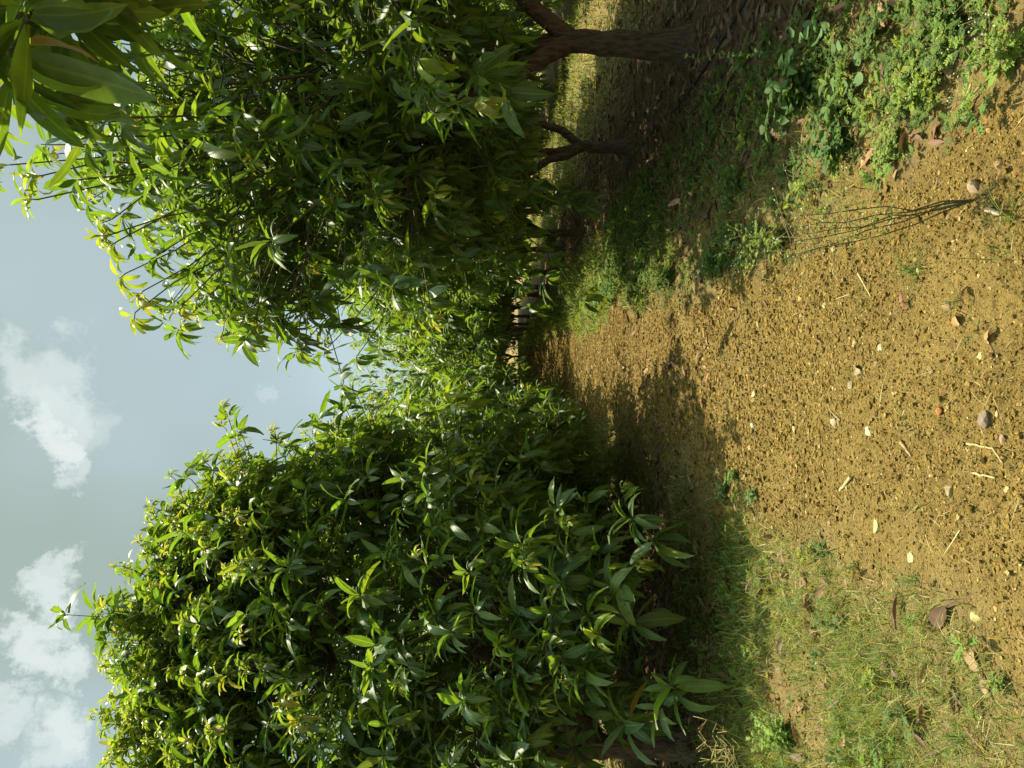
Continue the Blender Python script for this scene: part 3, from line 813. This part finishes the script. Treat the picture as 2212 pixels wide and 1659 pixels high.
pc = pal[rng.choice(4, len(P), p=(.35, .3, .22, .13))] * rng.uniform(.8, 1.2, (len(P), 1))
mb = MB(); mb.add(v, q, percol(pc[own], 12), uv)
tag(mb.build('weed_cover', M_WEED), 'low feathery green weeds covering the verges', 'weeds', kind='stuff')

# ------------------------------------------------------------------ single weeds
def weed_plant(name, x, y, height, nstem, seed, spread=.5, leafy=6, leafL=.07, flowers=0, stemc=(.09, .10, .03), leafc=(.09, .17, .05), flowerc=(.42, .45, .28), tilt=(0, 0), bare=.0, prof='lobed'):
    rg = np.random.default_rng(seed)
    z = float(H(x, y)); root = empty(name, (x, y, z))
    st = MB(); lf = MB(); fl = MB()
    for k in range(nstem):
        a = 2 * np.pi * k / nstem + rg.uniform(-.5, .5); r = spread * height * rg.uniform(.3, 1)
        tip = np.array((math.cos(a) * r + tilt[0] * height, math.sin(a) * r + tilt[1] * height, height * rg.uniform(.7, 1.05)))
        sp_ = curve((0, 0, 0), tip, 7, wob=.004 * height / .3, rg=rg)
        v, q = tube(sp_, np.linspace(.0024, .001, 7) * (height / .4) ** .4, 5); st.add(v, q, stemc)
        for i in range(leafy):
            f = bare + (1 - bare) * (i + rg.random()) / leafy
            j = f * 6; j0 = min(int(j), 5); pt = sp_[j0] * (1 - (j - j0)) + sp_[j0 + 1] * (j - j0)
            if prof == 'lobed':
                B, D, LL, own = weed_leaves(pt[None], 1.2, np.array([leafL * (1.25 - .7 * f)]), rg, .3)
                w = .4
            elif prof == 'oval':
                n = 4; a2 = rg.uniform(0, 6.28, n); B = np.tile(pt, (n, 1)); D = np.stack([np.cos(a2), np.sin(a2), rg.uniform(-.1, .6, n)], -1); LL = np.full(n, leafL) * rg.uniform(.6, 1.2, n); w = .62
            n = len(B)
            v, q, uv = blades(B, D, LL, LL * w, rg.normal(.5, .3, n), rg.uniform(.1, .4, n), rg.normal(0, .3, n), 4, 'leaf', rg)
            lf.add(v, q, np.asarray(leafc) * rg.uniform(.8, 1.25), uv)
        if flowers:
            for i in range(flowers):
                top = sp_[int(rg.integers(4, 7))]
                o = top + np.array((rg.normal(0, .05), rg.normal(0, .05), rg.uniform(.0, .07))) * height / .4
                v, q = tube(curve(top, o, 3, rg=rg), (.0012, .001, .0008), 4); st.add(v, q, np.asarray(stemc) * 1.5)
                fl.add(ico_v * .0030 * rg.uniform(.6, 1.2) + o, np.concatenate([ico_f, ico_f[:, 2:]], 1), flowerc)
    st.build('stem', M_TWIG, root)
    if lf.n: lf.build('foliage', M_WEED, root)
    if fl.n: tag(fl.build('flower_head', M_STONE, root), kind='stuff')
    return root

def wp(px, py, *a, label='', cat='weed', group=None, name='weed_plant', **k):
    x, y = gp(px, py)
    o = weed_plant(name, x, y, *a, **k)
    tag(o, label, cat, group)
    return o
wp(2110, 432, .58, 6, 11, spread=.22, leafy=7, leafL=0.027, flowers=9, tilt=(-.2, .16), stemc=(.095, .085, .04), leafc=(0.175, 0.250, 0.062), bare=.45, label='wiry weed with dark bare stems and tiny white flowers at the sand edge')
wp(2190, 120, .22, 6, 12, spread=.7, leafy=5, leafL=0.058, flowers=7, leafc=(0.163, 0.231, 0.044), label='bushy feathery weed full of pale flower heads in the near right corner')
wp(2060, 90, .13, 5, 13, spread=.9, leafy=4, leafL=0.070, leafc=(0.125, 0.194, 0.044), label='dark green feathery weed beside the flowering bushy one')
wp(1990, 210, .13, 6, 14, spread=.9, leafy=4, leafL=0.058, flowers=3, leafc=(0.200, 0.275, 0.050), label='bright lobed weed in front of the litter strip')
wp(1935, 330, .11, 6, 15, spread=1., leafy=4, leafL=0.062, leafc=(0.163, 0.237, 0.056), label='grey-green lobed weed next to the large tan fallen leaf')
wp(1690, 112, .72, 1, 16, spread=.12, leafy=16, leafL=0.025, prof='oval', tilt=(-.10, .0), leafc=(0.275, 0.375, 0.125), stemc=(.16, .2, .06), bare=.2, label='single tall pale weed stalk rising in front of the stout trunk')
wp(1880, 265, .36, 1, 17, spread=.1, leafy=4, leafL=0.039, tilt=(-.05, .5), stemc=(.08, .13, .03), label='thin lone green stalk leaning over the weeds')
wp(1600, 400, .26, 6, 18, spread=.7, leafy=6, leafL=0.062, flowers=2, leafc=(0.100, 0.175, 0.044), label='shaded feathery weed at the edge of the leaf litter')
wp(1690, 520, .30, 8, 19, spread=.6, leafy=5, leafL=0.055, flowers=8, leafc=(0.175, 0.237, 0.044), label='sunlit weed clump dotted with white flowers beside the sand')
wp(1560, 570, .24, 7, 20, spread=.7, leafy=6, leafL=0.062, leafc=(0.100, 0.175, 0.044), label='dense dark weed clump bordering the shaded sand')
wp(1450, 600, .26, 8, 21, spread=.7, leafy=6, leafL=0.070, flowers=3, leafc=(0.112, 0.188, 0.044), label='weed clump where the shadow meets the track further back')
wp(1340, 620, .3, 8, 22, spread=.7, leafy=6, leafL=0.078, leafc=(0.112, 0.213, 0.062), label='low bushy weed below the drooping sprig on the right')
wp(1760, 200, .22, 6, 23, spread=.8, leafy=6, leafL=0.078, leafc=(0.088, 0.156, 0.044), prof='oval', label='dark broad-leaved weed behind the round-leaved plant')
wp(1830, 300, .18, 6, 24, spread=.8, leafy=5, leafL=0.055, prof='oval', leafc=(0.081, 0.150, 0.044), label='dark pointed-leaf weed in shade near the thin stalk')
wp(1565, 1060, .10, 6, 25, spread=.9, leafy=5, leafL=0.047, leafc=(0.163, 0.250, 0.088), label='small grey-green weed on the left edge of the sand')
wp(1640, 1070, .07, 5, 26, spread=.9, leafy=5, leafL=0.039, leafc=(0.150, 0.237, 0.088), label='tiny blue-green weed alone on the sand')
wp(1590, 1030, .08, 5, 27, spread=.9, leafy=5, leafL=0.043, leafc=(0.188, 0.275, 0.075), label='tiny light green weed just before the shadow band')
wp(1650, 1625, .34, 10, 28, spread=.55, leafy=1, leafL=0.016, flowers=9, stemc=(.34, .27, .10), flowerc=(.42, .36, .14), leafc=(0.375, 0.350, 0.125), bare=.7, label='dried yellow seed-head weed at the left frame edge')
wp(1700, 1590, .20, 7, 29, spread=.8, leafy=6, leafL=0.070, leafc=(0.188, 0.275, 0.062), label='lit feathery weed beside the dried seed-head weed')
wp(1500, 1270, .3, 3, 30, spread=.5, leafy=6, leafL=0.023, prof='oval', leafc=(0.175, 0.250, 0.100), stemc=(.2, .18, .08), label='spindly pale weed in the shade under the left tree')
wp(1560, 1400, .25, 4, 31, spread=.6, leafy=6, leafL=0.023, prof='oval', leafc=(0.150, 0.237, 0.088), stemc=(.2, .18, .08), label='spindly weed between the shade and the sunny grass')
wp(2190, 1480, .05, 4, 32, spread=.9, leafy=3, leafL=.04, leafc=(.16, .20, .05), label='green weed low in the sunny left foreground')

# round-leaved plant by the litter
def round_plant(px, py, n, seed, label):
    rg = np.random.default_rng(seed)
    x, y = gp(px, py); z = float(H(x, y)); root = empty('round_leaved_plant', (x, y, z))
    st = MB(); lf = MB()
    for i in range(n):
        o = np.array((rg.normal(0, .13), rg.normal(0, .16), rg.uniform(.04, .14)))
        v, q = tube(curve((o[0] * .3, o[1] * .3, 0), o, 4, wob=.006, rg=rg), .0014, 4); st.add(v, q, (.12, .16, .04))
        L = np.array([rg.uniform(.04, .062)]); a = rg.uniform(0, 6.28)
        d = np.array([(math.cos(a), math.sin(a), rg.uniform(-.1, .35))])
        v, q, uv = blades(o[None] - norm(d) * L * .3, d, L, L * 1.05, np.array([.35]), np.array([.18]), np.array([rg.normal(0, .3)]), 8, 'round', rg)
        lf.add(v, q, np.array((.11, .19, .07)) * rg.uniform(.75, 1.2), uv)
    st.build('stem', M_TWIG, root); lf.build('foliage', M_WEED, root)
    tag(root, label, 'plant')
round_plant(1790, 60, 17, 41, 'plant with pale round coin-like leaves on the shaded litter')
round_plant(1840, 150, 10, 42, 'smaller round-leaved plant in front of the coin-leaved one')

# grass tufts on the sand
def tuft(px, py, n, L, seed, label, up=(.2, 1.3)):
    rg = np.random.default_rng(seed)
    x, y = gp(px, py); z = float(H(x, y))
    az = rg.uniform(0, 6.28, n); el = rg.uniform(*up, n)
    D = np.stack([np.cos(az) * np.cos(el), np.sin(az) * np.cos(el), np.sin(el)], -1)
    b = np.stack([rg.normal(0, .012, n), rg.normal(0, .012, n), np.full(n, -.004)], -1) + np.array((x, y, z))
    LL = L * rg.uniform(.5, 1.2, n)
    v, q, uv = blades(b, D, LL, np.full(n, .0034), rg.normal(.9, .4, n), np.full(n, .3), rg.normal(0, .2, n), 6, 'grass', rg)
    pal = np.array([(.08, .15, .025), (.12, .19, .03), (.06, .12, .025)])
    mb = MB(); mb.add(v, q, percol(pal[rg.integers(0, 3, n)], 18), uv)
    tag(mb.build('grass_tuft', M_GRASS, origin=(x, y, z)), label, 'grass tuft', 'grass tufts rooted in the sand')
for (px, py, n, L, lab) in ((1995, 590, 34, .14, 'thickest green grass tuft on the right part of the sand'),
                            (2095, 655, 9, .11, 'sparse star-shaped tuft near the bottom beside a tan stone'),
                            (2120, 720, 8, .10, 'small splayed tuft next to the curled leaf near the bottom'),
                            (1870, 650, 12, .09, 'fine tuft on the sand behind the thickest one'),
                            (1850, 795, 7, .09, 'few-bladed tuft beside the white torn leaf'),
                            (1690, 640, 12, .1, 'grass tuft at the edge of the shade patch on the sand'),
                            (1625, 660, 9, .09, 'grass tuft beside the long curled leaves'),
                            (1800, 940, 6, .08, 'three thin blades beside the half-lit stone'),
                            (1985, 905, 7, .08, 'low flat tuft between the orange and the flat stone'),
                            (2020, 1100, 10, .09, 'dark-bladed tuft above the creamy stone'),
                            (2010, 1260, 26, .12, 'bent grass tuft in the left foreground beside a flat stone'),
                            (1870, 1225, 22, .1, 'yellow-green tuft where the sand meets left grass'),
                            (1560, 1180, 30, .17, 'long arching grass tuft by the edge of the left shade'),
                            (1600, 1230, 26, .15, 'arching tuft in front of the other long one'),
                            (1930, 1430, 30, .11, 'dense tuft in the middle of the left grass'),
                            (2090, 1600, 34, .14, 'tall tuft in the near left corner'),
                            (2170, 560, 10, .12, 'tuft of long blades in the bottom right of the sand'),
                            (2205, 470, 16, .2, 'long curved blades hanging in from the near edge'),
                            (1440, 830, 18, .12, 'grass tuft among leaves in the shadow band'),
                            (1420, 930, 22, .14, 'larger grass tuft left of it in the shadow band')):
    tuft(px, py, n, L, 500 + px, lab)

# ------------------------------------------------------------------ stones
import bmesh
def stone(px, py, w, hgt, colr, seed, label, ln=None):
    rg = random.Random(seed)
    x, y = gp(px, py); z = float(H(x, y))
    bm = bmesh.new()
    bmesh.ops.create_icosphere(bm, subdivisions=2, radius=1)
    cuts = [(Vector((rg.gauss(0, 1), rg.gauss(0, 1), rg.gauss(.2, .8))).normalized(), rg.uniform(.45, .82)) for _ in range(12)]
    for v in bm.verts:
        for n, d in cuts:
            e = v.co.dot(n) - d
            if e > 0: v.co -= n * e * .93
    a = rg.uniform(0, 6.28)
    ln = ln or w * rg.uniform(.75, 1.0)
    bm.transform(Matrix.Rotation(a, 4, 'Z') @ Matrix.Diagonal((w * .58, ln * .58, hgt * .6, 1)))
    me = bpy.data.meshes.new('stone'); bm.to_mesh(me); bm.free()
    ca_ = me.color_attributes.new('col', 'FLOAT_COLOR', 'POINT')
    for i in range(len(me.vertices)): ca_.data[i].color = (*(min(k_, .42) * .85 for k_ in colr), 1)
    me.materials.append(M_STONE)
    o = bpy.data.objects.new('stone', me); COL.objects.link(o)
    o.location = (x, y, z + hgt * .1)
    tag(o, label, 'stone', 'stones on the track')
GREY, WHITE, TAN, ORANGE, PINK = (.22, .165, .12), (.29, .24, .13), (.25, .175, .075), (.36, .16, .055), (.28, .19, .135)
for i, (px, py, w, h, c, lab) in enumerate((
    (2166, 906, .062, .045, GREY, 'largest grey-brown stone near the bottom of the sand'),
    (2057, 888, .034, .018, ORANGE, 'rounded orange stone above the largest grey one'),
    (1720, 986, .038, .020, (.42, .16, .07), 'reddish stone at the left of the open sand'),
    (1915, 752, .048, .026, (.44, .40, .28), 'pointed pale grey stone on the right of the sand'),
    (1905, 787, .036, .024, TAN, 'knobbly tan stone beside the pointed one'),
    (1851, 831, .040, .020, WHITE, 'white stone below the torn pale leaf'),
    (1820, 910, .054, .042, (.40, .33, .20), 'half-lit angular stone in the middle of the sand'),
    (1893, 931, .050, .012, (.46, .42, .27), 'flat triangular pale stone in the middle of the sand'),
    (2083, 1063, .046, .030, WHITE, 'creamy white stone in the left foreground sand'),
    (2197, 948, .040, .026, PINK, 'pinkish stone at the bottom edge beside the straw'),
    (2075, 661, .042, .032, TAN, 'block-shaped tan stone between grass tufts'),
    (1618, 798, .042, .024, WHITE, 'small pale stone near the shade on the far sand'),
    (1623, 921, .044, .022, (.5, .46, .3), 'oblong pale stone left of centre on the far sand'),
    (1918, 1138, .062, .016, (.58, .42, .18), 'broad flat yellow slab on the left of the sand'),
    (2131, 1331, .046, .026, (.52, .36, .15), 'yellow lump of stone among left foreground grass'),
    (1993, 1206, .046, .012, (.5, .4, .2), 'flat pale yellow stone beside the bent tuft'),
    (2155, 355, .046, .030, (.40, .26, .13), 'brown rounded stone in the near right weeds'),
    (2111, 405, .056, .036, (.36, .26, .16), 'dappled brown stone at the foot of the wiry weed'),
    (2197, 102, .060, .030, (.38, .28, .20), 'stone half under the flowering bushy weed'),
    (1925, 483, .028, .016, WHITE, 'little white stone beside the wiry stems'),
    (2055, 470, .030, .02, TAN, 'little tan stone beside the bleached stick'),
    (1650, 830, .03, .016, (.5, .3, .16), 'small rusty stone at the back of the sand'),
    (2140, 770, .032, .018, (.52, .40, .2), 'small yellow stone near the bottom right tuft'),
    (1950, 850, .026, .014, WHITE, 'small white chip right of the flat triangle stone'),
    (1990, 1010, .026, .016, TAN, 'small tan pebble beside the short twig'),
    (2040, 800, .028, .018, TAN, 'small tan pebble alone right of the orange stone'))):
    stone(px, py, w, h, c, 700 + i, lab)

# ------------------------------------------------------------------ single fallen leaves
def fallen(px, py, L, Wr, az, colr, seed, label, bend=.5, fold=.4, el=.1, wave=.06):
    rg = np.random.default_rng(seed)
    x, y = gp(px, py); z = float(H(x, y)) + .012
    d = np.array([(math.cos(az) * math.cos(el), math.sin(az) * math.cos(el), math.sin(el))])
    L = L * .82
    b = np.array([(x, y, z)]) - d * L * .5 * np.array((1, 1, 0))
    v, q, uv = blades(b, d, np.array([L]), np.array([L * Wr]), np.array([bend]), np.array([fold]), np.array([rg.normal(0, .25)]), 11, 'leaf', rg, wave=wave)
    colr = np.asarray(colr) * .8
    mb = MB(); mb.add(v, q, colr, uv)
    v2, q2 = tube(np.vstack([b[0] - d[0] * .03, b[0]]), (.0012, .0016), 4)
    mb.add(v2, q2, np.asarray(colr) * .6)
    o = mb.build('fallen_leaf', M_DRY, origin=(x, y, z))
    tag(o, label, 'leaf', 'fallen leaves')
BR, LB, RD, PT = (.15, .095, .045), (.23, .145, .065), (.15, .065, .03), (.30, .24, .13)
for i, (px, py, L, Wr, az, c, lab, kw) in enumerate((
    (1885, 340, .145, .33, 2.0, (.36, .19, .10), 'large smooth tan fallen leaf among the right-hand weeds', dict(fold=.2, bend=.3, el=.25)),
    (1578, 666, .19, .2, 1.4, (.36, .25, .12), 'long straw-brown curled leaf in the shade patch on the sand', dict(fold=.9)),
    (1590, 690, .15, .2, 1.8, BR, 'dark brown leaf alongside the long curled one', dict(fold=.9)),
    (1528, 730, .16, .32, .7, (.36, .22, .11), 'broad pale brown leaf at the far edge of the shade patch', dict(fold=.3)),
    (1656, 655, .13, .25, 1.0, LB, 'crumpled light brown leaf right of the shade patch', dict(fold=.7)),
    (1976, 650, .09, .35, .2, (.24, .10, .05), 'rusty red leaf under the thickest grass tuft', dict(el=.4)),
    (2118, 632, .10, .2, .1, (.30, .15, .07), 'thin curled red-brown leaf near the bottom right', dict(fold=.9, bend=1.6, el=.3)),
    (2096, 693, .066, .5, .8, (.46, .26, .11), 'small orange-tan folded leaf beside the star-shaped tuft', dict(fold=.5)),
    (2166, 723, .075, .4, .3, (.38, .26, .13), 'small tan curled leaf at the bottom of the sand', dict(bend=1.3, el=.3)),
    (1505, 986, .12, .26, .1, RD, 'dark red-brown leaf on the left of the shadow band', dict(el=.5)),
    (1866, 800, .10, .5, 1.2, PT, 'torn bleached leaf, palest thing on the sand', dict(wave=.14, fold=.3)),
    (2056, 277, .13, .2, .3, (.36, .22, .10), 'rolled light brown leaf between weeds on the right', dict(fold=1.2, bend=1.0)),
    (2038, 130, .15, .26, 2.6, (.24, .14, .08), 'large brown leaf under the near right weeds', dict(fold=.6)),
    (1621, 187, .15, .26, 2.4, (.22, .13, .075), 'brown leaf on the litter beside the pipe', dict(fold=.6)),
    (1635, 286, .08, .4, 1.0, (.40, .28, .05), 'yellow leaf bright against the dark litter', dict(fold=.2)),
    (1931, 196, .13, .24, .5, (.34, .2, .1), 'light brown leaf sticking out of the weeds beyond the large tan one', dict(fold=.7)),
    (1695, 1233, .14, .45, .4, (.24, .15, .075), 'curled broad brown leaf on the left grass edge', dict(bend=1.2, el=.4, fold=.3)),
    (1693, 1285, .09, .3, .6, (.33, .18, .09), 'small red-tan leaf next to the curled broad one', dict(el=.3)),
    (1718, 1312, .10, .2, .1, (.15, .08, .04), 'thin dark leaf standing up in the left grass', dict(el=.5, fold=.7)),
    (2125, 1416, .14, .36, .9, (.36, .23, .11), 'largest leaf in the left foreground, tan and split', dict(fold=.35, bend=.6)),
    (2151, 1478, .09, .4, .5, (.32, .19, .09), 'short tan leaf below the largest left foreground one', dict(fold=.4)),
    (1875, 1613, .11, .42, 2.0, (.36, .22, .11), 'bent tan leaf in the grass near the left edge', dict(fold=.3, el=.3)),
    (2140, 1600, .11, .26, .2, (.32, .19, .09), 'upright rolled leaf in the near left corner', dict(fold=.9, el=.5)),
    (1840, 1440, .10, .35, 1.4, (.34, .22, .11), 'faded leaf in the middle of the left grass', dict(fold=.5)),
    (1605, 1250, .12, .3, 1.4, (.28, .16, .08), 'brown leaf at the border of the left shade', dict(fold=.5)),
    (1430, 860, .17, .24, .4, (.34, .2, .1), 'long tan leaf lying in the shadow band', dict(fold=.6)),
    (1415, 890, .16, .24, 1.1, (.24, .14, .07), 'brown leaf lying across the shadow band', dict(fold=.8)),
    (1455, 790, .16, .24, 2.0, (.32, .19, .1), 'tan leaf at the sunny front of the shadow band', dict(fold=.6)),
    (1410, 1010, .17, .28, .8, (.36, .19, .11), 'pinkish brown leaf in the darkest part of the shadow band', dict(fold=.4)),
    (1560, 790, .12, .3, 1.7, (.3, .16, .08), 'small russet leaf on the sand behind the rusty stone', dict(fold=.5)),
    (1780, 735, .07, .3, 1.2, (.34, .19, .09), 'tiny tan leaf on the open sand', dict(fold=.8)))):
    fallen(px, py, L, Wr, az, c, 800 + i, lab, **kw)

# ------------------------------------------------------------------ sticks and straws
def stick(px0, py0, px1, py1, r, colr, seed, label, name='stick', cat='stick'):
    rg = np.random.default_rng(seed)
    a = gp(px0, py0); b = gp(px1, py1)
    n = 7; t = np.linspace(0, 1, n)
    p = np.stack([a[0] * (1 - t) + b[0] * t, a[1] * (1 - t) + b[1] * t, np.zeros(n)], -1)
    p[1:-1, :2] += rg.normal(0, .0012, (n - 2, 2))
    p[:, 2] = H(p[:, 0], p[:, 1]).max() + r * .5 + 0 * t
    v, q = tube(p, r * np.linspace(1.1, .8, n), 7)
    mb = MB(); mb.add(v, q, colr)
    # closed near end
    k = np.arange(7); mb.add(np.vstack([v[:7], p[0]]), np.stack([k, (k + 1) % 7, np.full(7, 7), np.full(7, 7)], -1), np.asarray(colr) * 1.2)
    tag(mb.build(name, M_TWIG, origin=tuple(p[3])), label, cat)
stick(2155, 452, 2185, 462, .008, (.34, .28, .17), 1, 'bleached thick stick stub beside the wiry weed')
stick(1968, 955, 1990, 985, .006, (.30, .21, .11), 2, 'short brown twig on the left centre of the sand')
stick(1862, 1030, 1838, 1060, .007, (.38, .29, .15), 3, 'grey-tan twig near the left side of the sand')
stick(2128, 958, 2190, 968, .0032, (.36, .28, .13), 4, 'long pale straw by the largest grey stone', 'straw_stalk', 'straw')
stick(2188, 968, 2211, 1000, .003, (.34, .27, .13), 5, 'pale straw pointing out of the bottom edge', 'straw_stalk', 'straw')
stick(2148, 1022, 2196, 1032, .0036, (.36, .28, .13), 6, 'flat pale straw left of the pink stone', 'straw_stalk', 'straw')
stick(1862, 590, 1890, 640, .004, (.42, .32, .16), 7, 'thin hooked twig beside the fine tuft')
stick(1890, 140, 2010, 60, .006, (.09, .06, .035), 8, 'dark dead branch lying through the right-hand weeds')
stick(1780, 350, 1900, 90, .004, (.10, .07, .04), 9, 'thin dark twig lying on the litter below the round leaves')

# ------------------------------------------------------------------ drip hoses along the rows
def hose(pts, label):
    pts = np.array(pts, float)
    s = np.concatenate([[0], np.cumsum(np.linalg.norm(np.diff(pts, axis=0), axis=1))])
    n = 120; u = np.linspace(0, s[-1], n)
    x = np.interp(u, s, pts[:, 0]) + .04 * np.sin(u * 1.3); y = np.interp(u, s, pts[:, 1])
    z = H(x, y) + .022
    z = np.convolve(np.pad(z, 3, mode='edge'), np.ones(7) / 7, 'valid')
    v, q = tube(np.stack([x, y, z], -1), .009, 8)
    root = MB(); root.add(v, q, (.018, .018, .02))
    o = root.build('drip_hose', M_HOSE, origin=(x[0], y[0], 0))
    tag(o, label, 'hose', 'drip irrigation hoses')
    return o, (x, y, z)
h1, (hx, hy, hz_) = hose(((2.18, 1.5), (2.14, 4.4), (2.08, 6.1), (2.2, 8.3), (2.2, 11), (2.15, 20), (2.2, 34)), 'black drip hose lying on the litter past the right-hand trunks')
g1 = gp(1563, 88)
mb = MB(); v, q = tube(np.array([(2.145, g1[1] - .012, H(2.145, g1[1]) + .022), (2.145, g1[1] + .012, H(2.145, g1[1]) + .022)]), .013, 8); mb.add(v - np.array((hx[0], hy[0], 0)), q, (.02, .10, .28))
mb.build('blue_emitter', M_HOSE, h1)
hose(((-3.25, 3.5), (-3.2, 7.4), (-2.8, 9.3), (-2.75, 12), (-2.8, 34)), 'black drip hose under the drooping sprigs of the left row')
